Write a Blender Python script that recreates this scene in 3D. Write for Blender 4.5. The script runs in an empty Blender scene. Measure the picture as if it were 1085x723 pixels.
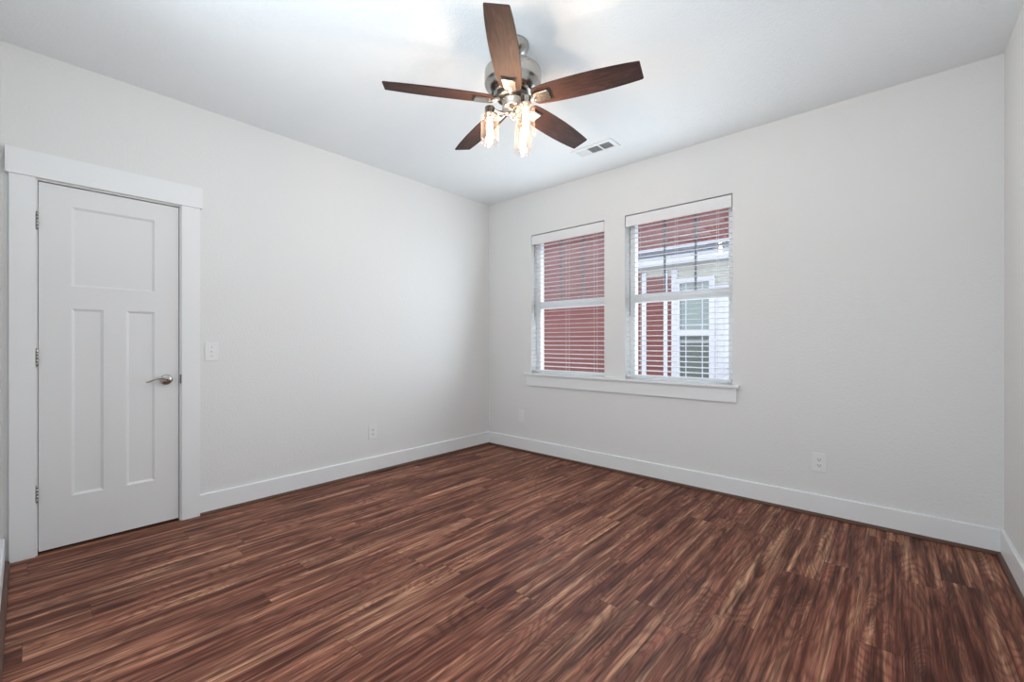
import bpy, bmesh, math, random
from mathutils import Vector, Matrix
random.seed(4)
S = bpy.context.scene
COL = S.collection
PI = math.pi

# ------------------------------------------------------------------ camera
CAMX, CAMY, CAMZ = 3.494, -3.543, 1.163
cam = bpy.data.cameras.new('camera')
cam.sensor_fit = 'HORIZONTAL'; cam.sensor_width = 36.0
cam.lens = 456.4 / 1085 * 36.0
cam.shift_y = (363.2 - 361.5) / 1085
cam.clip_start = 0.01; cam.clip_end = 200
co = bpy.data.objects.new('camera', cam); COL.objects.link(co)
co.location = (CAMX, CAMY, CAMZ)
co.rotation_euler = (PI / 2, 0, math.radians(41.53))
S.camera = co

# ------------------------------------------------------------------ light, world, exposure
S.view_settings.view_transform = 'Standard'
S.view_settings.look = 'None'
S.view_settings.exposure = 0.05
S.view_settings.gamma = 1.0
S.view_settings.use_curve_mapping = False
BULB = 190.0
CEIL_FILL = 22.0
BACK_FILL = 13.0
HALL_FILL = 36.0
WIN_FILL = 9.8
OUTER_FILL = 3.6
w = bpy.data.worlds.new('sky'); S.world = w; w.use_nodes = True
bg = w.node_tree.nodes['Background']
bg.inputs[0].default_value = (0.86, 0.93, 1.0, 1)
bg.inputs[1].default_value = 3.4

def area(name, loc, rot, sx, sy, power, col):
    l = bpy.data.lights.new(name, 'AREA'); l.shape = 'RECTANGLE'; l.size = sx; l.size_y = sy
    l.energy = power; l.color = col
    o = bpy.data.objects.new(name, l); COL.objects.link(o); o.location = loc; o.rotation_euler = rot
    return o
# unseen fill lamps added at the windows, behind the camera and towards the ceiling
for wx in (1.06, 2.14):
    area('window_fill', (wx, -0.20, 1.56), (math.radians(-102), 0, 0), 0.86, 1.40, WIN_FILL, (0.79, 0.92, 1.0))  # added lamp on the room side of the blind, boosts the window light
    area('window_outer_fill', (wx, 0.19, 1.48), (math.radians(-90), 0, 0), 0.84, 1.20, OUTER_FILL, (0.795, 0.92, 1.0))  # added lamp just outside the glass, brightens slats and jambs
area('hall_fill', (2.2, -4.7, 0.6), (math.radians(160), 0, math.radians(-32)), 1.7, 1.5, HALL_FILL, (0.795, 0.92, 1.0))  # added fill pointing up behind the camera, not a real fixture
area('ceiling_fill', (2.6, -3.2, 1.9), (math.radians(170), 0, math.radians(60)), 0.8, 0.8, CEIL_FILL, (0.795, 0.92, 1.0))  # added fill inside the room, aimed up to brighten the ceiling
area('hall_back_fill', (2.1, -4.8, 1.2), (math.radians(140), 0, math.radians(10)), 1.2, 1.2, BACK_FILL, (0.80, 0.92, 1.0))  # second added fill behind the camera

# ------------------------------------------------------------------ node helpers
def mat(name):
    m = bpy.data.materials.new(name); m.use_nodes = True
    return m, m.node_tree, m.node_tree.nodes['Principled BSDF']
def N(nt, typ, **kw):
    n = nt.nodes.new(typ)
    for k, v in kw.items():
        if k.startswith('i_'):
            key = k[2:]
            key = int(key) if key.isdigit() else key
            s = n.inputs[key]
            if isinstance(v, bpy.types.NodeSocket): nt.links.new(v, s)
            else: s.default_value = v
        else: setattr(n, k, v)
    return n
def M(nt, op, a, b=0.0, c=0.0, clamp=False):
    n = nt.nodes.new('ShaderNodeMath'); n.operation = op; n.use_clamp = clamp
    for i, v in enumerate((a, b, c)):
        if isinstance(v, bpy.types.NodeSocket): nt.links.new(v, n.inputs[i])
        else: n.inputs[i].default_value = v
    return n.outputs[0]
def MIX(nt, f, a, b, blend='MIX'):
    n = nt.nodes.new('ShaderNodeMix'); n.data_type = 'RGBA'; n.blend_type = blend
    for i, v in ((0, f), (6, a), (7, b)):
        if isinstance(v, bpy.types.NodeSocket): nt.links.new(v, n.inputs[i])
        else: n.inputs[i].default_value = v if i == 0 else (*v, 1)
    return n.outputs[2]
def RAMP(nt, f, stops):
    n = nt.nodes.new('ShaderNodeValToRGB'); nt.links.new(f, n.inputs[0])
    e = n.color_ramp.elements
    while len(e) < len(stops): e.new(0.5)
    for i, (p, c) in enumerate(stops):
        e[i].position = p
        e[i].color = (*c, 1) if len(c) == 3 else c
    return n.outputs[0]
def XYZ(nt, x, y, z):
    n = nt.nodes.new('ShaderNodeCombineXYZ')
    for i, v in enumerate((x, y, z)):
        if isinstance(v, bpy.types.NodeSocket): nt.links.new(v, n.inputs[i])
        else: n.inputs[i].default_value = v
    return n.outputs[0]
def NOISE(nt, vec, scale, detail=3.0, rough=0.55, dist=0.0):
    n = N(nt, 'ShaderNodeTexNoise'); nt.links.new(vec, n.inputs['Vector'])
    n.inputs['Scale'].default_value = scale; n.inputs['Detail'].default_value = detail
    n.inputs['Roughness'].default_value = rough; n.inputs['Distortion'].default_value = dist
    return n.outputs[0]

def paint(name, col, rough=0.6, bump=0.0, bscale=90.0, spec=0.3):
    m, nt, p = mat(name)
    tc = N(nt, 'ShaderNodeTexCoord')
    n1 = NOISE(nt, tc.outputs['Object'], 1.3, 2)
    c = MIX(nt, n1, tuple(x * 0.985 for x in col), tuple(min(1, x * 1.015) for x in col))
    nt.links.new(c, p.inputs['Base Color'])
    p.inputs['Roughness'].default_value = rough
    p.inputs['Specular IOR Level'].default_value = spec
    if bump > 0:
        n2 = NOISE(nt, tc.outputs['Object'], bscale, 3, 0.6)
        r = RAMP(nt, n2, [(0.38, (0, 0, 0)), (0.62, (1, 1, 1))])
        b = N(nt, 'ShaderNodeBump'); b.inputs['Strength'].default_value = bump; b.inputs['Distance'].default_value = 0.002
        nt.links.new(r, b.inputs['Height']); nt.links.new(b.outputs[0], p.inputs['Normal'])
    return m

def metal(name, col, rough):
    m, nt, p = mat(name)
    tc = N(nt, 'ShaderNodeTexCoord')
    n1 = NOISE(nt, tc.outputs['Object'], 60, 2)
    r = M(nt, 'MULTIPLY_ADD', n1, 0.08, rough - 0.04)
    nt.links.new(r, p.inputs['Roughness'])
    p.inputs['Base Color'].default_value = (*col, 1); p.inputs['Metallic'].default_value = 1.0
    return m

def plank_wood(name, pw=0.15, pl=1.22, tint=(1, 1, 1)):
    m, nt, p = mat(name)
    tc = N(nt, 'ShaderNodeTexCoord')
    sp = N(nt, 'ShaderNodeSeparateXYZ'); nt.links.new(tc.outputs['Object'], sp.inputs[0])
    X, Y = sp.outputs[0], sp.outputs[1]
    u = M(nt, 'DIVIDE', M(nt, 'ADD', X, 20.03), pw); row = M(nt, 'FLOOR', u); fu = M(nt, 'FRACT', u)
    wn = N(nt, 'ShaderNodeTexWhiteNoise', noise_dimensions='1D'); nt.links.new(row, wn.inputs['W'])
    v = M(nt, 'ADD', M(nt, 'DIVIDE', M(nt, 'ADD', Y, 30.0), pl), wn.outputs[0])
    cell = M(nt, 'FLOOR', v); fv = M(nt, 'FRACT', v)
    wn2 = N(nt, 'ShaderNodeTexWhiteNoise', noise_dimensions='2D'); nt.links.new(XYZ(nt, row, cell, 0), wn2.inputs['Vector'])
    rnd = wn2.outputs[0]
    sc = N(nt, 'ShaderNodeSeparateColor'); nt.links.new(wn2.outputs[1], sc.inputs[0])
    rnd2 = sc.outputs[1]
    off = M(nt, 'MULTIPLY', rnd, 37.0); off2 = M(nt, 'MULTIPLY', rnd2, 23.0)
    # knots: sparse points inside the planks that bend the figure around them
    vo = N(nt, 'ShaderNodeTexVoronoi'); vo.inputs['Scale'].default_value = 1.0
    nt.links.new(XYZ(nt, M(nt, 'ADD', M(nt, 'MULTIPLY', X, 5.5), off), M(nt, 'ADD', M(nt, 'MULTIPLY', Y, 1.5), off2), off), vo.inputs['Vector'])
    wob = NOISE(nt, XYZ(nt, M(nt, 'MULTIPLY', X, 30.0), M(nt, 'MULTIPLY', Y, 12.0), off), 1.0, 2.0)
    kd = M(nt, 'ADD', vo.outputs['Distance'], M(nt, 'MULTIPLY_ADD', wob, 0.16, -0.08))
    kn = M(nt, 'MAXIMUM', M(nt, 'SUBTRACT', 1.0, M(nt, 'DIVIDE', kd, 0.42)), 0.0)
    # growth-ring figure: contours of a stretched noise give cathedral grain
    px = M(nt, 'ADD', M(nt, 'MULTIPLY', X, 6.0), off)
    py = M(nt, 'ADD', M(nt, 'MULTIPLY', Y, 1.0), off2)
    fig = NOISE(nt, XYZ(nt, px, py, off), 1.0, 1.0, 0.4, 0.2)
    figk = M(nt, 'ADD', fig, M(nt, 'MULTIPLY', M(nt, 'POWER', kn, 1.6), 0.35))
    fine = NOISE(nt, XYZ(nt, M(nt, 'ADD', M(nt, 'MULTIPLY', X, 60.0), off), M(nt, 'MULTIPLY', Y, 3.0), off2), 1.0, 2.0)
    rings = M(nt, 'SINE', M(nt, 'ADD', M(nt, 'MULTIPLY', figk, 150.0), M(nt, 'MULTIPLY', fine, 1.6)))
    rings = M(nt, 'POWER', M(nt, 'MULTIPLY_ADD', rings, 0.5, 0.5), 2.2)
    # broad tone streaks
    sx = M(nt, 'ADD', M(nt, 'MULTIPLY', X, 24.0), off2); sy = M(nt, 'ADD', M(nt, 'MULTIPLY', Y, 1.0), off)
    streak = NOISE(nt, XYZ(nt, sx, sy, off2), 1.0, 5.0, 0.62, 0.35)
    dx = M(nt, 'ADD', M(nt, 'MULTIPLY', X, 15.0), off); dy = M(nt, 'ADD', M(nt, 'MULTIPLY', Y, 1.9), off2)
    patch = NOISE(nt, XYZ(nt, dx, dy, off), 1.0, 3.5, 0.55, 0.8)
    pmask = RAMP(nt, patch, [(0.55, (0, 0, 0)), (0.68, (1, 1, 1))])
    kmask = RAMP(nt, kn, [(0.50, (0, 0, 0)), (0.85, (1, 1, 1))])
    lmask = RAMP(nt, streak, [(0.56, (0, 0, 0)), (0.66, (1, 1, 1))])
    fx = M(nt, 'ADD', M(nt, 'MULTIPLY', X, 260.0), off); fy = M(nt, 'MULTIPLY', Y, 7.0)
    fib = NOISE(nt, XYZ(nt, fx, fy, off), 1.0, 2.0, 0.6)
    fx2 = M(nt, 'ADD', M(nt, 'MULTIPLY', X, 80.0), off); fy2 = M(nt, 'MULTIPLY', Y, 2.6)
    fib2 = NOISE(nt, XYZ(nt, fx2, fy2, off), 1.0, 3.0, 0.65, 0.2)
    t = lambda c: tuple(a * b for a, b in zip(c, tint))
    base = RAMP(nt, streak, [(0.36, t((0.088, 0.027, 0.018))), (0.46, t((0.168, 0.065, 0.043))),
                             (0.55, t((0.250, 0.105, 0.066))), (0.66, t((0.39, 0.200, 0.122)))])
    c = MIX(nt, M(nt, 'MULTIPLY', rings, 0.50), base, t((0.075, 0.020, 0.013)))
    c = MIX(nt, M(nt, 'MULTIPLY', pmask, 0.80), c, t((0.045, 0.014, 0.011)))
    c = MIX(nt, M(nt, 'MULTIPLY', kmask, 0.75), c, t((0.040, 0.013, 0.010)))
    c = MIX(nt, M(nt, 'MULTIPLY', lmask, 0.28), c, t((0.44, 0.25, 0.16)))
    fmul = M(nt, 'MULTIPLY_ADD', fib, 1.1, 0.45)
    fmul = M(nt, 'MULTIPLY', fmul, RAMP(nt, fib2, [(0.36, (0.52, 0.52, 0.52)), (0.50, (0.98, 0.98, 0.98)), (0.62, (1.45, 1.45, 1.45))]))
    tone = M(nt, 'MULTIPLY_ADD', rnd, 0.26, 1.00)
    fmul = M(nt, 'MULTIPLY', fmul, tone)
    c = MIX(nt, 1.0, c, XYZ(nt, fmul, fmul, fmul), 'MULTIPLY')
    # seams
    eu = M(nt, 'MINIMUM', fu, M(nt, 'SUBTRACT', 1.0, fu)); eu = M(nt, 'MULTIPLY', eu, pw)
    ev = M(nt, 'MINIMUM', fv, M(nt, 'SUBTRACT', 1.0, fv)); ev = M(nt, 'MULTIPLY', ev, pl)
    e = M(nt, 'MINIMUM', eu, ev)
    seam = M(nt, 'LESS_THAN', e, 0.0010)
    c = MIX(nt, M(nt, 'MULTIPLY', seam, 0.55), c, t((0.02, 0.008, 0.006)))
    nt.links.new(c, p.inputs['Base Color'])
    rr = M(nt, 'MULTIPLY_ADD', fib2, 0.16, 0.38)
    nt.links.new(rr, p.inputs['Roughness'])
    p.inputs['Specular IOR Level'].default_value = 0.10
    b = N(nt, 'ShaderNodeBump'); b.inputs['Strength'].default_value = 0.16; b.inputs['Distance'].default_value = 0.001
    nt.links.new(M(nt, 'SUBTRACT', fib, M(nt, 'MULTIPLY', seam, 1.5)), b.inputs['Height'])
    nt.links.new(b.outputs[0], p.inputs['Normal'])
    return m

def blade_wood(name):
    m, nt, p = mat(name)
    tc = N(nt, 'ShaderNodeTexCoord')
    sp = N(nt, 'ShaderNodeSeparateXYZ'); nt.links.new(tc.outputs['Object'], sp.inputs[0])
    X, Y = sp.outputs[0], sp.outputs[1]
    fig = NOISE(nt, XYZ(nt, M(nt, 'MULTIPLY', X, 2.2), M(nt, 'MULTIPLY', Y, 16.0), 3.1), 1.0, 2.0, 0.5, 0.5)
    rings = M(nt, 'MULTIPLY_ADD', M(nt, 'SINE', M(nt, 'MULTIPLY', fig, 60.0)), 0.5, 0.5)
    fib = NOISE(nt, XYZ(nt, M(nt, 'MULTIPLY', X, 6.0), M(nt, 'MULTIPLY', Y, 190.0), 0.4), 1.0, 2.0)
    c = RAMP(nt, fig, [(0.3, (0.029, 0.0125, 0.0105)), (0.5, (0.064, 0.028, 0.0215)), (0.7, (0.108, 0.050, 0.037))])
    c = MIX(nt, M(nt, 'MULTIPLY', rings, 0.55), c, (0.025, 0.011, 0.009))
    k = M(nt, 'MULTIPLY_ADD', fib, 0.9, 0.55)
    c = MIX(nt, 1.0, c, XYZ(nt, k, k, k), 'MULTIPLY')
    nt.links.new(c, p.inputs['Base Color']); p.inputs['Roughness'].default_value = 0.6
    p.inputs['Specular IOR Level'].default_value = 0.2
    return m

def thin_glass(name, tint=(1, 1, 1), refl=0.5, rough=0.02, milky=0.0, mcol=(1, 1, 1), base=0.04):
    m = bpy.data.materials.new(name); m.use_nodes = True; nt = m.node_tree; nt.nodes.clear()
    out = nt.nodes.new('ShaderNodeOutputMaterial'); mx = nt.nodes.new('ShaderNodeMixShader')
    lw = nt.nodes.new('ShaderNodeLayerWeight'); lw.inputs[0].default_value = 0.5
    f = M(nt, 'MULTIPLY_ADD', M(nt, 'POWER', lw.outputs['Facing'], 3.5), refl, base)
    tr = nt.nodes.new('ShaderNodeBsdfTransparent'); tr.inputs[0].default_value = (*tint, 1)
    gl = nt.nodes.new('ShaderNodeBsdfGlossy'); gl.inputs['Roughness'].default_value = rough
    nt.links.new(f, mx.inputs[0]); nt.links.new(tr.outputs[0], mx.inputs[1]); nt.links.new(gl.outputs[0], mx.inputs[2])
    last = mx
    if milky > 0:
        tl = nt.nodes.new('ShaderNodeBsdfTranslucent'); tl.inputs[0].default_value = (*mcol, 1)
        m2 = nt.nodes.new('ShaderNodeMixShader')
        g = M(nt, 'MULTIPLY_ADD', M(nt, 'POWER', lw.outputs['Facing'], 2.0), milky * 3, milky)
        nt.links.new(g, m2.inputs[0]); nt.links.new(mx.outputs[0], m2.inputs[1]); nt.links.new(tl.outputs[0], m2.inputs[2]); last = m2
    nt.links.new(last.outputs[0], out.inputs[0])
    return m

def glow(name, col, strength):
    m, nt, p = mat(name)
    p.inputs['Emission Color'].default_value = (*col, 1); p.inputs['Emission Strength'].default_value = strength
    p.inputs['Base Color'].default_value = (0.9, 0.8, 0.6, 1)
    return m

WALL = paint('wall_paint', (0.805, 0.80, 0.792), 0.75, 0.25, 70, 0.2)
CEIL = paint('ceiling_paint', (0.88, 0.895, 0.905), 0.85, 0.4, 75, 0.1)
TRIM = paint('white_trim_paint', (0.86, 0.865, 0.87), 0.38, 0, 1, 0.4)
DOORP = paint('door_paint', (0.80, 0.80, 0.80), 0.42, 0, 1, 0.4)
FLOOR = plank_wood('plank_floor')
SHOE = paint('shoe_wood', (0.115, 0.058, 0.040), 0.5)
BLADE = blade_wood('walnut_blade')
NICKEL = metal('brushed_nickel', (0.46, 0.445, 0.42), 0.26)
CHROME = metal('bright_nickel', (0.56, 0.51, 0.45), 0.26)
DARKM = metal('dark_nickel', (0.20, 0.19, 0.18), 0.3)
BLACK = paint('black_gap', (0.02, 0.02, 0.02), 0.8)
PLATE = paint('white_plastic', (0.84, 0.84, 0.83), 0.35, 0, 1, 0.5)
VINYL = paint('white_vinyl', (0.90, 0.91, 0.92), 0.35, 0, 1, 0.4)
SLAT = paint('white_slat', (0.79, 0.79, 0.80), 0.45, 0, 1, 0.3)
VAL = paint('valance_white', (0.84, 0.83, 0.84), 0.45, 0, 1, 0.3)
CORD = paint('blind_cord', (0.75, 0.75, 0.76), 0.7)
WAND = paint('clear_grey_wand', (0.45, 0.47, 0.50), 0.3)
GREYM = paint('grey_muntin', (0.16, 0.18, 0.20), 0.5)
DUCT = paint('duct_dark', (0.12, 0.12, 0.125), 0.7)
PANE = thin_glass('window_glass', (0.97, 0.98, 0.99), 0.5, 0.01)
PANE_UP = thin_glass('upper_window_glass', (0.95, 0.96, 0.98), 0.5, 0.01, base=0.13)
JAR = thin_glass('clear_jar_glass', (0.98, 0.95, 0.93), 0.15, 0.05, 0.004, (1.0, 0.86, 0.78))
BULBG = glow('lit_bulb', (1.0, 0.78, 0.56), BULB)
RED = paint('red_siding', (0.130, 0.030, 0.027), 0.6)
CREAM = paint('cream_wall', (0.33, 0.32, 0.28), 0.7)
HWHITE = paint('outside_white_trim', (0.46, 0.46, 0.51), 0.6)
ROOFM = paint('grey_shingle', (0.085, 0.092, 0.115), 0.8)
HGLASS = paint('reflecting_pane', (0.12, 0.16, 0.155), 0.08, 0, 1, 0.8)
HSCREEN = paint('screened_pane', (0.05, 0.065, 0.06), 0.35, 0, 1, 0.5)
GROUND = paint('ground_gravel', (0.30, 0.29, 0.27), 0.9, 0.5, 20)

# ------------------------------------------------------------------ mesh helpers
def box(bm, x0, x1, y0, y1, z0, z1, bev=0.0, mi=0):
    vs = [bm.verts.new((x, y, z)) for x in (x0, x1) for y in (y0, y1) for z in (z0, z1)]
    f = [(0, 1, 3, 2), (4, 6, 7, 5), (0, 4, 5, 1), (2, 3, 7, 6), (0, 2, 6, 4), (1, 5, 7, 3)]
    fs = [bm.faces.new([vs[i] for i in q]) for q in f]
    for q in fs: q.material_index = mi
    if bev > 0:
        es = set(e for q in fs for e in q.edges)
        bmesh.ops.bevel(bm, geom=list(es), offset=bev, segments=2, affect='EDGES', profile=0.6)
def lathe(bm, prof, cx=0, cy=0, n=40, mi=0, cap=True):
    rings = []
    for r, z in prof:
        rings.append([bm.verts.new((cx + r * math.cos(2 * PI * i / n), cy + r * math.sin(2 * PI * i / n), z)) for i in range(n)])
    for a, b in zip(rings, rings[1:]):
        for i in range(n):
            f = bm.faces.new((a[i], a[(i + 1) % n], b[(i + 1) % n], b[i])); f.smooth = True; f.material_index = mi
    if cap:
        for r in (rings[0], rings[-1]):
            f = bm.faces.new(r); f.material_index = mi
def tube(bm, pts, rads, n=12, mi=0):
    pts = [Vector(p) for p in pts]; rings = []
    if not hasattr(rads, '__len__'): rads = [rads] * len(pts)
    up = Vector((0, 0, 1))
    for i, p in enumerate(pts):
        d = (pts[min(i + 1, len(pts) - 1)] - pts[max(i - 1, 0)]).normalized()
        s = d.cross(up)
        if s.length < 1e-3: s = d.cross(Vector((1, 0, 0)))
        s.normalize(); t = s.cross(d).normalized(); r = rads[i]
        rings.append([bm.verts.new(p + (s * math.cos(2 * PI * k / n) + t * math.sin(2 * PI * k / n)) * r) for k in range(n)])
    for a, b in zip(rings, rings[1:]):
        for k in range(n):
            f = bm.faces.new((a[k], a[(k + 1) % n], b[(k + 1) % n], b[k])); f.smooth = True; f.material_index = mi
    for r in (rings[0], rings[-1]): bm.faces.new(r).material_index = mi
def extrude(bm, poly, axis, a, b, mi=0):
    """poly: 2D points in the plane across the axis, swept from a to b"""
    def P(u, v, w): return (w, u, v) if axis == 'x' else ((u, w, v) if axis == 'y' else (u, v, w))
    A = [bm.verts.new(P(u, v, a)) for u, v in poly]; B = [bm.verts.new(P(u, v, b)) for u, v in poly]
    n = len(poly)
    for i in range(n): bm.faces.new((A[i], A[(i + 1) % n], B[(i + 1) % n], B[i])).material_index = mi
    bm.faces.new(A).material_index = mi; bm.faces.new(B).material_index = mi
def obj(name, bm, mats, parent=None, label=None, origin=None):
    bmesh.ops.recalc_face_normals(bm, faces=bm.faces)
    if origin is not None and parent is None:
        bmesh.ops.translate(bm, verts=bm.verts, vec=-Vector(origin))
    me = bpy.data.meshes.new(name); bm.to_mesh(me); bm.free()
    for m in (mats if isinstance(mats, (list, tuple)) else [mats]): me.materials.append(m)
    o = bpy.data.objects.new(name, me); COL.objects.link(o)
    if origin is not None and parent is None: o.location = origin
    if parent: o.parent = parent
    if label: o['label'] = label
    return o
def nb(): return bmesh.new()
def tag(o, label, cat, group=None, kind=None):
    o['label'] = label; o['category'] = cat
    if group: o['group'] = group
    if kind: o['kind'] = kind
    return o
def thing(name, label, cat, loc, rotz=0, group=None, kind=None):
    o = bpy.data.objects.new(name, None); COL.objects.link(o); o.location = loc; o.rotation_euler = (0, 0, rotz)
    o.empty_display_size = 0.1
    return tag(o, label, cat, group, kind)
def dup(o, parent=None):
    c = o.copy(); COL.objects.link(c); c.parent = parent
    for ch in list(o.children): dup(ch, c)
    return c
def struct(name, bm, m, label, cat):
    return tag(obj(name, bm, m), label, cat, kind='structure')

# ------------------------------------------------------------------ room shell
RX, H = 3.947, 2.743
FY = -3.63            # front wall plane (beside the camera)
HY = -5.65            # end of the hall behind the camera
WX0 = 1.30            # where the front wall ends
T = 0.16
W1 = (0.625, 1.495); W2 = (1.70, 2.583); WZ0, WZ1 = 0.83, 2.295

b = nb(); box(b, -0.15, RX + 0.15, HY - 0.1, T, -0.12, 0.0)
struct('floor', b, FLOOR, 'reddish brown wood-look plank floor', 'floor')
b = nb(); box(b, -0.15, RX + 0.15, HY - 0.1, T, H, H + 0.15)
struct('ceiling', b, CEIL, 'flat white textured ceiling', 'ceiling')
b = nb()
box(b, -0.15, W1[0], 0, T, 0, H); box(b, W1[1], W2[0], 0, T, 0, H); box(b, W2[1], RX + 0.15, 0, T, 0, H)
for W in (W1, W2):
    box(b, W[0], W[1], 0, T, 0, WZ0); box(b, W[0], W[1], 0, T, WZ1, H)
struct('wall_back', b, WALL, 'pale grey textured wall with the two windows', 'wall')
DY0, DY1, DZ1 = -3.502, -2.874, 2.050
b = nb()
box(b, -0.12, 0, FY, DY0, 0, H); box(b, -0.12, 0, DY1, 0, 0, H); box(b, -0.12, 0, DY0, DY1, DZ1, H)
box(b, -0.15, -0.12, FY, 0, 0, H)  # added backing slab, keeps outside light out of the door gaps
struct('wall_left', b, WALL, 'pale grey textured wall with the white door', 'wall')
b = nb()
box(b, RX, RX + 0.12, HY, 0, 0, H)
struct('wall_right', b, WALL, 'pale grey wall at the right edge', 'wall')
b = nb(); box(b, -0.15, WX0, FY - 0.12, FY, 0, H)
box(b, WX0 - 0.12, WX0, HY, FY - 0.12, 0, H)
box(b, WX0, RX + 0.12, HY - 0.1, HY, 0, H)
struct('wall_front', b, WALL, 'pale grey wall edge at the far left of the view', 'wall')

# baseboards and shoe moulding
BH, BT = 0.140, 0.015
def base_prof(flip=1):
    return [(0, 0.001), (BT, 0.001), (BT, BH - 0.004), (BT - 0.004, BH), (0, BH)]
def shoe_prof(s=0.018):
    return [(BT, 0.001), (BT + s, 0.001), (BT + s, 0.006), (BT + s * 0.8, 0.013), (BT + s * 0.45, 0.0175), (BT, 0.019)]
def run(name, sname, wall, a, c, label):
    for nm, prof, m in ((name, base_prof(), TRIM), (sname, shoe_prof(), SHOE)):
        b = nb()
        if wall == 'left': poly, ax = [(u, v) for u, v in prof], 'y'
        elif wall == 'back': poly, ax = [(-u, v) for u, v in prof], 'x'
        elif wall == 'right': poly, ax = [(RX - u, v) for u, v in prof], 'y'
        else: poly, ax = [(FY + u, v) for u, v in prof], 'x'
        extrude(b, poly, ax, a, c)
        if m is TRIM: struct(nm, b, m, 'white flat baseboard ' + label, 'baseboard')
        else: struct(nm, b, m, 'thin brown wood shoe moulding ' + label, 'moulding')
run('baseboard_left', 'trim_1', 'left', -2.768, 0.0, 'along the wall with the door')
run('baseboard_back', 'trim_2', 'back', BT, RX - BT, 'along the wall below the windows')
run('baseboard_right', 'trim_3', 'right', HY, 0.0, 'along the wall at the right edge')
run('baseboard_front', 'trim_4', 'front', BT, WX0, 'at the far left edge of the view')

# ------------------------------------------------------------------ door
b = nb()
cz = 0.018
box(b, -0.005, cz, -3.602, -3.508, 0.001, 2.060, 0.0012)
box(b, -0.005, cz, -2.868, -2.768, 0.001, 2.060, 0.0012)
box(b, -0.005, cz + 0.008, -3.616, -2.757, 2.060, 2.196, 0.0012)
# jambs and stop
box(b, -0.119, -0.001, DY0 - 0.0, DY0 + 0.002, 0.001, DZ1 - 0.0)
box(b, -0.119, -0.001, DY1 - 0.002, DY1, 0.001, DZ1)
struct('trim_5', b, TRIM, 'white flat craftsman casing around the door with wider head board', 'door casing')

door = thing('door_1', 'white three-panel closed door with lever handle on the left wall', 'door', (0, 0, 0), kind='structure')
dy0, dy1, dz0, dz1 = -3.497, -2.880, 0.018, 2.044
FX, RXd, BX = -0.004, -0.0125, -0.039
panels = [(-3.369, -2.999, 1.482, 1.936), (-3.371, -3.237, 0.292, 1.356), (-3.136, -3.002, 0.292, 1.356)]
b = nb()
ys = sorted({dy0, dy1, -3.370, -3.237, -3.136, -3.001}); zs = sorted({dz0, dz1, 0.292, 1.356, 1.482, 1.936})
def in_panel(y, z):
    return (1.482 < z < 1.936 and -3.370 < y < -3.001) or (0.292 < z < 1.356 and (-3.370 < y < -3.237 or -3.136 < y < -3.001))
V = {}
def vt(x, y, z):
    k = (round(x, 5), round(y, 5), round(z, 5))
    if k not in V: V[k] = b.verts.new(k)
    return V[k]
for i in range(len(ys) - 1):
    for j in range(len(zs) - 1):
        y0, y1, z0, z1 = ys[i], ys[i + 1], zs[j], zs[j + 1]
        if not in_panel((y0 + y1) / 2, (z0 + z1) / 2):
            b.faces.new((vt(FX, y0, z0), vt(FX, y1, z0), vt(FX, y1, z1), vt(FX, y0, z1)))
        b.faces.new((vt(BX, y0, z0), vt(BX, y1, z0), vt(BX, y1, z1), vt(BX, y0, z1)))
q = 0.013
for (y0, y1, z0, z1) in [(-3.370, -3.001, 1.482, 1.936), (-3.370, -3.237, 0.292, 1.356), (-3.136, -3.001, 0.292, 1.356)]:
    o_ = [(y0, z0), (y1, z0), (y1, z1), (y0, z1)]; i_ = [(y0 + q, z0 + q), (y1 - q, z0 + q), (y1 - q, z1 - q), (y0 + q, z1 - q)]
    for k in range(4):
        a_, c_ = o_[k], o_[(k + 1) % 4]; e_, f_ = i_[(k + 1) % 4], i_[k]
        if len(zs) and (a_[0] == c_[0]) : pass
        b.faces.new((b.verts.new((FX, *a_)), b.verts.new((FX, *c_)), b.verts.new((RXd, *e_)), b.verts.new((RXd, *f_))))
    b.faces.new([b.verts.new((RXd, *p_)) for p_ in i_])
for (pa, pb) in (((dy0, dz0), (dy1, dz0)), ((dy1, dz0), (dy1, dz1)), ((dy1, dz1), (dy0, dz1)), ((dy0, dz1), (dy0, dz0))):
    b.faces.new((b.verts.new((FX, *pa)), b.verts.new((FX, *pb)), b.verts.new((BX, *pb)), b.verts.new((BX, *pa))))
bmesh.ops.remove_doubles(b, verts=b.verts, dist=1e-5)
obj('door_leaf', b, DOORP, door)
for z in (1.828, 1.082, 0.340):
    b = nb()
    for k in range(5):
        z0 = z - 0.045 + k * 0.018
        lathe(b, [(0.0062, z0 + 0.0006), (0.0062, z0 + 0.0174)], 0.008, -3.502, 14)
    lathe(b, [(0.004, z - 0.049), (0.0045, z + 0.049)], 0.008, -3.502, 12)
    box(b, -0.003, 0.0015, -3.502, -3.4975, z - 0.045, z + 0.045)
    obj('hinge', b, NICKEL, door, 'brushed nickel hinge')
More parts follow.
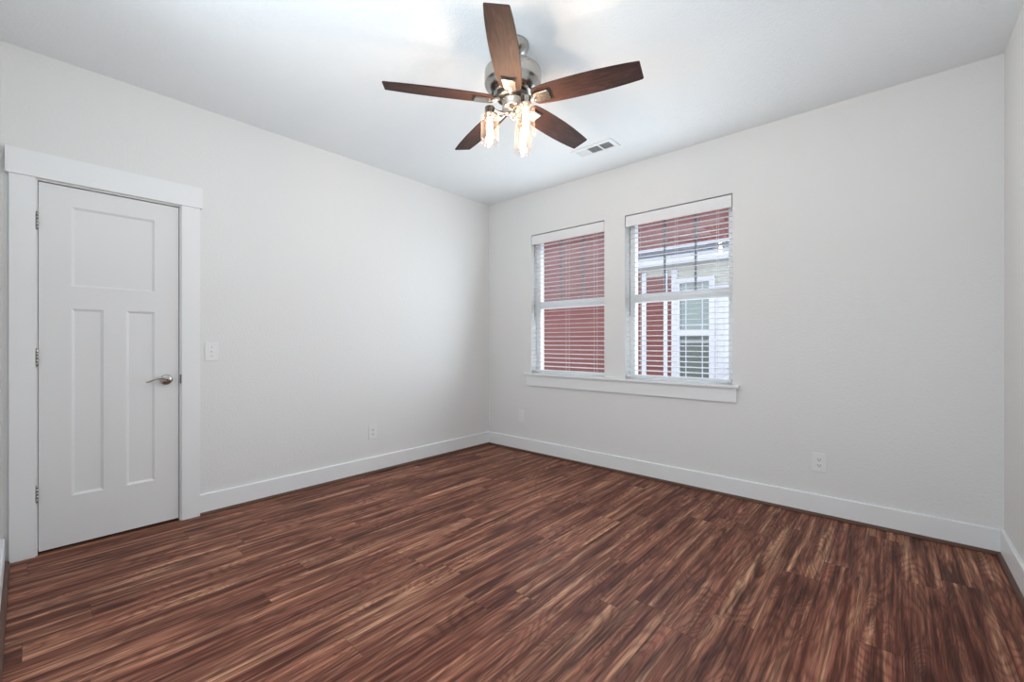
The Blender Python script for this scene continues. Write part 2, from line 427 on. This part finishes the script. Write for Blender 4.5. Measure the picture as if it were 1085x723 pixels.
# lever handle
hy, hz = -2.945, 0.925
b = nb()
lathe(b, [(0.0, 0.0), (0.033, 0.0), (0.0335, 0.004), (0.031, 0.009), (0.020, 0.013), (0.012, 0.015), (0.0115, 0.045), (0.0, 0.047)], 0, 0, 32, cap=False)
bmesh.ops.rotate(b, verts=b.verts, matrix=Matrix.Rotation(PI / 2, 3, 'Y'))
bmesh.ops.translate(b, verts=b.verts, vec=(FX, hy, hz))
hnd = obj('door_handle', b, NICKEL, door, 'brushed nickel lever handle')
b = nb()
pts = []; rad = []
for k in range(15):
    t = k / 14
    pts.append((FX + 0.046 + 0.006 * math.sin(PI * t), hy + 0.006 - 0.112 * t, hz + 0.004 + 0.010 * math.sin(PI * min(1, t * 1.25)) - 0.012 * max(0, t - 0.6) / 0.4))
    rad.append(0.0105 * (1 - t) + 0.0048 * t)
tube(b, pts, rad, 12)
obj('lever', b, NICKEL, hnd)
b = nb(); box(b, -0.030, 0.0195, -2.8745, -2.868, hz - 0.028, hz + 0.030, 0.001)
obj('strike_plate', b, DARKM, door, 'dark metal strike plate on the jamb')

# ------------------------------------------------------------------ wall plates (local frame: plate in XZ, facing -Y)
def plate_bm():
    b = nb()
    box(b, -0.0385, 0.0385, -0.006, 0.0005, -0.0625, 0.0625, 0.0022)
    return b
def place(o, loc, wall):
    o.location = loc; o.rotation_euler = (0, 0, PI / 2 if wall == 'left' else 0)
G = 'white duplex outlets'
def outlet(label, loc, wall):
    t = thing('power_outlet', label, 'outlet', (0, 0, 0), group=G)
    obj('cover_plate', plate_bm(), PLATE, t)
    for s in (1, -1):
        b = nb(); zc = 0.0195 * s
        ring = [(0.0165 * math.cos(a) , zc + max(-0.0125, min(0.0125, 0.0165 * math.sin(a)))) for a in [2 * PI * k / 28 for k in range(28)]]
        extrude(b, ring, 'y', -0.0085, -0.004)
        r = obj('receptacle', b, PLATE, t)
        b = nb()
        box(b, -0.0085, -0.0058, -0.0089, -0.0080, zc - 0.002, zc + 0.008); box(b, 0.0058, 0.0085, -0.0089, -0.0080, zc - 0.002, zc + 0.008)
        pts = [(0.0032 * math.cos(2 * PI * k / 12), zc - 0.0075 + 0.0032 * math.sin(2 * PI * k / 12)) for k in range(12)]
        extrude(b, pts, 'y', -0.0089, -0.0080)
        obj('slot', b, BLACK, r, 'dark slots')
    b = nb(); extrude(b, [(0.003 * math.cos(2 * PI * k / 12), 0.003 * math.sin(2 * PI * k / 12)) for k in range(12)], 'y', -0.0075, -0.005)
    obj('screw', b, PLATE, t)
    place(t, loc, wall)
    return t
outlet('white duplex outlet low on the wall between the door and the corner', (0, -1.482, 0.363), 'left')
outlet('white duplex outlet low on the window wall, right of both windows', (3.120, 0, 0.357), 'back')
t = thing('cable_plate', 'small white wall plate low below the left window near the corner', 'wall plate', (0, 0, 0))
b = nb(); box(b, -0.037, 0.037, -0.006, 0.0005, -0.062, 0.062, 0.0022); obj('cover_plate', b, PLATE, t)
b = nb(); extrude(b, [(0.007 * math.cos(2 * PI * k / 16), 0.007 * math.sin(2 * PI * k / 16)) for k in range(16)], 'y', -0.010, -0.005); obj('socket', b, PLATE, t)
place(t, (0.495, 0, 0.372), 'back')
t = thing('light_switch', 'white toggle light switch on the wall right of the door', 'light switch', (0, 0, 0))
obj('cover_plate', plate_bm(), PLATE, t)
b = nb(); box(b, -0.0055, 0.0055, -0.0075, -0.004, -0.0125, 0.0125, 0.0005); sl = obj('slot', b, PLATE, t)
b = nb(); box(b, -0.0042, 0.0042, -0.019, -0.006, -0.004, 0.0045, 0.001)
bmesh.ops.rotate(b, verts=b.verts, cent=(0, -0.006, 0), matrix=Matrix.Rotation(-0.45, 3, 'X')); obj('toggle', b, PLATE, t)
for s in (1, -1):
    b = nb(); extrude(b, [(0.003 * math.cos(2 * PI * k / 12), 0.030 * s + 0.003 * math.sin(2 * PI * k / 12)) for k in range(12)], 'y', -0.0078, -0.005); obj('screw', b, NICKEL, t)
place(t, (0, -2.700, 1.101), 'left')

# ------------------------------------------------------------------ windows
def window(name, X, label):
    x0, x1 = X; z0, z1 = WZ0, WZ1
    t = thing(name, label, 'window', (0, 0, 0), kind='structure')
    f = 0.052; ya, yb = 0.095, 0.155
    b = nb()
    box(b, x0, x0 + f, ya, yb, z0, z1, 0.002); box(b, x1 - f, x1, ya, yb, z0, z1, 0.002)
    box(b, x0 + f, x1 - f, ya, yb, z1 - f, z1, 0.002); box(b, x0 + f, x1 - f, ya, yb, z0, z0 + 0.042, 0.002)
    obj('window_frame', b, VINYL, t)
    mz = 1.560
    s = obj('meeting_rail', (lambda b: (box(b, x0 + f, x1 - f, ya + 0.004, yb - 0.006, mz - 0.040, mz + 0.036, 0.003), b)[1])(nb()), VINYL, t)
    b = nb()
    g = (x1 - x0 - 2 * f) / 3
    for k in (1, 2): box(b, x0 + f + g * k - 0.009, x0 + f + g * k + 0.009, ya + 0.029, ya + 0.036, mz + 0.03, z1 - f)
    obj('grille_bar', b, GREYM, t, 'grey grille bars of the upper sash')
    b = nb(); box(b, x0 + f, x1 - f, ya + 0.022, ya + 0.026, mz + 0.03, z1 - f); obj('upper_pane', b, PANE_UP, t)
    b = nb(); box(b, x0 + f, x1 - f, ya + 0.020, ya + 0.024, z0 + 0.04, mz - 0.03); obj('lower_pane', b, PANE, t)
    return t
window('window_1', W1, 'left white vinyl window looking onto red siding')
window('window_2', W2, 'right white vinyl window looking onto the cream and red house')

# stool and apron (one continuous ledge below both)
b = nb()
box(b, 0.555, 2.635, -0.040, 0.0, WZ0 - 0.008, WZ0 + 0.012, 0.003)
for W in (W1, W2): box(b, W[0] + 0.0005, W[1] - 0.0005, -0.004, 0.094, WZ0 + 0.0005, WZ0 + 0.012)
struct('trim_6', b, TRIM, 'white window stool ledge running below both windows', 'window sill')
b = nb(); box(b, 0.575, 2.615, -0.018, 0.0, 0.712, WZ0 - 0.008, 0.0012)
struct('trim_7', b, TRIM, 'white flat apron board under the window stool', 'trim board')

# blinds
def blind(X, label):
    x0, x1 = X; cx_ = (x0 + x1) / 2; hw = (x1 - x0) / 2 - 0.007
    t = thing('window_blind', label, 'blind', (cx_, 0.045, WZ0 + 0.012), group='white horizontal window blinds')
    zb = -(WZ0 + 0.012)
    b = nb()
    box(b, -hw, hw, -0.043, -0.033, zb + 2.192, zb + 2.286, 0.002)
    box(b, -hw, -hw + 0.008, -0.033, 0.02, zb + 2.200, zb + 2.284); box(b, hw - 0.008, hw, -0.033, 0.02, zb + 2.200, zb + 2.284)
    obj('valance', b, VAL, t)
    b = nb(); box(b, -hw + 0.01, hw - 0.01, -0.028, 0.025, zb + 2.235, zb + 2.284, 0.001); obj('headrail', b, SLAT, t)
    b = nb(); z = zb + 2.178; k = 0
    sw = 0.025
    while z > zb + 0.905:
        prof = []
        n = 5; tilt = 0.09
        top = [(-sw + 2 * sw * i / n, 0.0022 * math.sin(PI * i / n)) for i in range(n + 1)]
        pr = top + [(y, h - 0.0022) for y, h in reversed(top)]
        pr = [(y * math.cos(tilt) - h * math.sin(tilt), z + y * math.sin(tilt) + h * math.cos(tilt)) for y, h in pr]
        extrude(b, pr, 'x', -hw + 0.004, hw - 0.004)
        z -= 0.0434; k += 1
    obj('slats', b, SLAT, t)
    b = nb(); box(b, -hw + 0.004, hw - 0.004, -0.026, 0.026, zb + 0.862, zb + 0.880, 0.003); obj('bottom_rail', b, SLAT, t)
    b = nb()
    for fx in (-hw + 0.11, 0.0, hw - 0.11):
        for yy in (-0.0265, 0.0255):
            box(b, fx - 0.0009, fx + 0.0009, yy - 0.0006, yy + 0.0006, zb + 0.875, zb + 2.24)
    obj('ladder_cord', b, CORD, t)
    b = nb()
    tube(b, [(-hw + 0.040, -0.036, zb + 2.20), (-hw + 0.040, -0.040, zb + 2.17), (-hw + 0.040, -0.038, zb + 1.40)], [0.0025, 0.0036, 0.0042], 8)
    obj('tilt_wand', b, WAND, t, 'thin grey tilt wand')
    return t
blind(W1, 'white open horizontal blind in the left window')
blind(W2, 'white open horizontal blind in the right window')

# ------------------------------------------------------------------ ceiling vent
t = thing('ceiling_vent', 'white three-section ceiling air register near the window wall', 'air vent', (1.676, -0.470, H))
b = nb()
L, Wd = 0.185, 0.080
gx = [-0.150, -0.050, -0.040, 0.050 - 0.0, 0.060, 0.150]
gx = [(-0.152, -0.056), (-0.048, 0.048), (0.056, 0.152)]
zt, z0 = -0.0002, -0.009
box(b, -L, L, -Wd, -0.052, z0, zt, 0.0015); box(b, -L, L, 0.052, Wd, z0, zt, 0.0015)
box(b, -L, gx[0][0], -0.052, 0.052, z0, zt, 0.001); box(b, gx[2][1], L, -0.052, 0.052, z0, zt, 0.001)
box(b, gx[0][1], gx[1][0], -0.052, 0.052, z0, zt); box(b, gx[1][1], gx[2][0], -0.052, 0.052, z0, zt)
obj('vent_frame', b, TRIM, t)
b = nb(); box(b, -0.152, 0.152, -0.052, 0.052, -0.0012, -0.0003); obj('duct_opening', b, DUCT, t, 'dark duct opening')
for gi, (a_, c_) in enumerate(gx):
    b = nb()
    if gi == 1:
        n = 7
        for k in range(n):
            y = -0.052 + 0.104 * (k + 0.5) / n
            extrude(b, [(y + 0.0040, -0.0020), (y - 0.0034, -0.0088), (y - 0.0040, -0.0082), (y + 0.0034, -0.0014)], 'x', a_, c_)
    else:
        n = 8; s = -1 if gi == 0 else 1
        for k in range(n):
            x = a_ + (c_ - a_) * (k + 0.5) / n
            pl = [(x - 0.0055 * s, -0.0020), (x + 0.0040 * s, -0.0088), (x + 0.0046 * s, -0.0082), (x - 0.0049 * s, -0.0014)]
            extrude(b, pl, 'y', -0.052, 0.052)
    obj('louvers', b, TRIM, t)

# ------------------------------------------------------------------ ceiling fan
FCX, FCY = 1.980, -1.827
fan = thing('ceiling_fan', 'ceiling fan with five walnut blades and brushed nickel motor housing', 'ceiling fan', (FCX, FCY, H))
z = lambda v: v - H
b = nb()
lathe(b, [(0.086, -0.0005), (0.086, -0.012), (0.082, -0.016), (0.082, -0.022), (0.076, -0.034), (0.062, -0.050), (0.046, -0.062), (0.026, -0.070)], n=48)
obj('canopy', b, NICKEL, fan)
b = nb(); lathe(b, [(0.022, -0.062), (0.022, z(2.620)), (0.030, z(2.612))], n=28); obj('downrod', b, NICKEL, fan)
b = nb()
lathe(b, [(0.0300, z(2.628)), (0.0500, z(2.626)), (0.1000, z(2.618)), (0.1373, z(2.608)), (0.1487, z(2.596)), (0.1503, z(2.58)), (0.1503, z(2.535)),
          (0.1477, z(2.527)), (0.1394, z(2.522)), (0.1394, z(2.514)), (0.1331, z(2.508)), (0.1331, z(2.502)), (0.1227, z(2.494)), (0.1082, z(2.484)), (0.0900, z(2.478)), (0.0400, z(2.476))], n=64)
mh = obj('motor_housing', b, NICKEL, fan)
for k in range(10):
    a = 2 * PI * (k + 0.3) / 10
    b = nb()
    box(b, 0.100, 0.119, -0.016, 0.016, -0.0025, 0.0035, 0.001)
    bmesh.ops.rotate(b, verts=b.verts, cent=(0.11, 0, 0), matrix=Matrix.Rotation(-0.66, 3, 'Y'))
    bmesh.ops.translate(b, verts=b.verts, vec=(0.0, 0, z(2.4885)))
    bmesh.ops.rotate(b, verts=b.verts, cent=(0, 0, 0), matrix=Matrix.Rotation(a, 3, 'Z'))
    obj('vent_slot', b, BLACK, mh, 'dark cooling slot')
b = nb(); lathe(b, [(0.040, z(2.478)), (0.086, z(2.476)), (0.088, z(2.462)), (0.084, z(2.456)), (0.050, z(2.454))], n=48)
obj('flywheel', b, DARKM, fan)
# blades
def blade_bm():
    b = nb()
    prof = [(0.112, 0.030), (0.118, 0.044), (0.130, 0.054), (0.16, 0.060), (0.22, 0.065), (0.30, 0.0685), (0.38, 0.0695), (0.46, 0.068), (0.54, 0.064), (0.60, 0.0595), (0.656, 0.0535)]
    th = 0.0055
    pts = [(r, h) for r, h in prof] + [(0.662, 0.051), (0.664, 0.047), (0.657, -0.050), (0.654, -0.0535)] + [(r, -h) for r, h in reversed(prof[:-1])]
    extrude(b, pts, 'z', -th / 2, th / 2)
    return b
for k in range(5):
    ang = math.radians(18 + 72 * k)
    Mz = Matrix.Rotation(ang, 4, 'Z') @ Matrix.Rotation(math.radians(-12.5), 4, 'X')
    base = Matrix.Translation((0, 0, z(2.445))) @ Mz
    if k == 0:
        bo = obj('blade', blade_bm(), BLADE, fan)
        b = nb()
        # bracket: plate under the blade and an arm to the flywheel
        pl = [(0.120, -0.020), (0.134, -0.031), (0.200, -0.0335), (0.206, -0.028), (0.206, 0.028), (0.200, 0.0335), (0.134, 0.031), (0.120, 0.020)]
        extrude(b, pl, 'z', -0.015, -0.0035)
        es = [e for e in b.edges]
        bmesh.ops.bevel(b, geom=es, offset=0.003, segments=2, affect='EDGES')
        tube(b, [(0.135, 0, -0.010), (0.115, 0, -0.011), (0.095, 0, -0.004), (0.070, 0, 0.012)], [0.013, 0.011, 0.011, 0.014], 12)
        br = obj('blade_bracket', b, CHROME, bo, 'polished nickel blade bracket')
        sb = nb()
        box(sb, 0.196, 0.215, -0.037, 0.037, -0.0060, -0.0030, 0.001)
        sc_ = obj('gasket', sb, BLACK, bo, 'black gasket behind the bracket')
        bo.matrix_local = base; first = bo
    else:
        c = dup(first, fan); c.matrix_local = base
# light kit
b = nb()
lathe(b, [(0.052, z(2.455)), (0.058, z(2.451)), (0.060, z(2.445)), (0.056, z(2.441)), (0.056, z(2.412)), (0.052, z(2.405)), (0.040, z(2.400)), (0.024, z(2.396)), (0.020, z(2.390)), (0.020, z(2.378)), (0.024, z(2.374)),
          (0.024, z(2.366)), (0.014, z(2.360)), (0.009, z(2.350)), (0.0, z(2.345))], n=40, cap=False)
kit = obj('light_kit', b, CHROME, fan, 'polished nickel light fitter')
R_S = 0.122
for k in range(3):
    ang = math.radians(-136 + 120 * k)
    dx, dy = math.cos(ang), math.sin(ang); sx_, sy_ = R_S * dx, R_S * dy
    b = nb()
    tube(b, [(0.015 * dx, 0.015 * dy, z(2.380)), (0.05 * dx, 0.05 * dy, z(2.378)), (0.075 * dx, 0.075 * dy, z(2.386)), (0.10 * dx, 0.10 * dy, z(2.398)), (sx_, sy_, z(2.402))], [0.008] * 5, 12)
    obj('lamp_arm', b, CHROME, kit)
    b = nb()
    lathe(b, [(0.010, z(2.414)), (0.024, z(2.411)), (0.027, z(2.406)), (0.027, z(2.378)), (0.031, z(2.374)), (0.031, z(2.366)), (0.020, z(2.364)), (0.020, z(2.350))], sx_, sy_, 32)
    obj('lamp_socket', b, NICKEL, kit)
    b = nb()
    pr = [(0.030, z(2.370)), (0.041, z(2.366)), (0.046, z(2.357)), (0.0475, z(2.345)), (0.0485, z(2.225)), (0.0495, z(2.219))]
    lathe(b, pr + [(0.0465, z(2.219)), (0.0455, z(2.228)), (0.0445, z(2.345)), (0.043, z(2.354)), (0.039, z(2.362)), (0.028, z(2.366))], sx_, sy_, 40, cap=False)
    obj('glass_shade', b, JAR, kit, 'clear glass jar shade, open at the bottom')
    b = nb()
    lathe(b, [(0.010, z(2.352)), (0.011, z(2.335)), (0.0145, z(2.318)), (0.0165, z(2.298)), (0.0160, z(2.275)), (0.0125, z(2.256)), (0.006, z(2.246)), (0.001, z(2.243))], sx_, sy_, 20)
    obj('light_bulb', b, BULBG, kit, 'glowing warm bulb')

# ------------------------------------------------------------------ outside: neighbouring house and ground
b = nb(); box(b, -40, 40, T + 0.02, 60, -1.3, -0.35)
tag(obj('ground', b, GROUND), 'bare ground between the two houses', 'ground', kind='structure')
hs = thing('neighbouring_house', 'red-sided and cream house with white trim seen outside through both windows', 'house', (0, 5.0, -0.35))
hz0 = 0.35
def lap(b, x0, x1, y, z0, z1, p=0.125):
    zz = z0
    while zz < z1 - 1e-4:
        zt_ = min(zz + p, z1)
        extrude(b, [(y, zz), (y - 0.016, zz), (y - 0.002, zt_), (y, zt_)], 'x', x0, x1)
        zz += p
DV = -1.08
b = nb(); box(b, -9, 4.5, 0.0, 5.0, -0.3, 5.8 + hz0); obj('main_wall', b, CREAM, hs)
b = nb(); lap(b, -9, DV, 0.0, 0, 5.8 + hz0); obj('siding', b, RED, hs, 'red lap siding facing the left window')
b = nb(); lap(b, DV, 4.5, 0.0, 3.09 + hz0, 5.8 + hz0, 0.10); obj('siding', b, RED, hs, 'red lap siding above the roof edge')
b = nb()
box(b, DV, 4.5, -0.15, 0.0, 2.995 + hz0, 3.055 + hz0); obj('flashing', b, HWHITE, hs)
b = nb(); box(b, DV, 4.5, -0.165, 0.0, 2.885 + hz0, 2.993 + hz0); obj('roof_edge', b, ROOFM, hs, 'dark grey roof edge strip')
b = nb(); box(b, DV, 4.5, -0.14, 0.0, 2.70 + hz0, 2.884 + hz0); obj('fascia', b, HWHITE, hs, 'white fascia board')
for (xa, xb, zt2) in ((-0.95, -0.435, 2.62), (-0.335, 0.03, 2.50), (0.11, 0.19, 2.48)):
    b = nb(); lap(b, xa, xb, -0.012, 0, zt2 + hz0); obj('siding', b, RED, hs, 'narrow red siding panel')
b = nb()
for (xa, xb) in ((-0.435, -0.335), (0.03, 0.11), (0.19, 0.30)): box(b, xa, xb, -0.035, 0.0, 0, 2.60 + hz0)
obj('trim_board', b, HWHITE, hs)
b = nb()
wx0, wx1, wz0, wz1 = 0.356, 0.903, 0.34, 2.32
box(b, wx0 - 0.07, wx0, -0.05, 0, wz0 + hz0, wz1 + 0.09 + hz0); box(b, wx1, wx1 + 0.10, -0.05, 0, wz0 + hz0, wz1 + 0.09 + hz0)
box(b, wx0, wx1, -0.05, 0, wz1 + hz0, wz1 + 0.09 + hz0); box(b, wx0, wx1, -0.045, 0, 1.29 + hz0, 1.40 + hz0); box(b, wx0 - 0.07, wx1 + 0.1, -0.06, 0, wz0 - 0.1 + hz0, wz0 + hz0)
hw_ = obj('window_frame', b, HWHITE, hs)
b = nb(); box(b, wx0, wx1, -0.012, -0.004, 1.40 + hz0, wz1 + hz0); obj('upper_pane', b, HGLASS, hw_)
b = nb(); box(b, wx0, wx1, -0.012, -0.004, wz0 + hz0, 1.29 + hz0); obj('lower_pane', b, HSCREEN, hw_)
b = nb()
for xx in (0.468, 0.775): box(b, xx - 0.009, xx + 0.009, -0.018, -0.012, wz0 + hz0, wz1 + hz0)
for zz in (0.46, 1.17, 1.50, 2.18): box(b, wx0, wx1, -0.017, -0.012, zz - 0.009 + hz0, zz + 0.009 + hz0)
obj('muntins', b, HWHITE, hw_)
b = nb(); box(b, 1.003, 3.2, -0.030, 0.0, 0, 2.22 + hz0); obj('wall_panel', b, HWHITE, hs, 'white panelled wall section')
b = nb()
for i in range(8): box(b, 1.14 + 0.28 * i, 1.16 + 0.28 * i, -0.038, -0.03, 0, 2.22 + hz0)
obj('batten', b, HWHITE, hs)
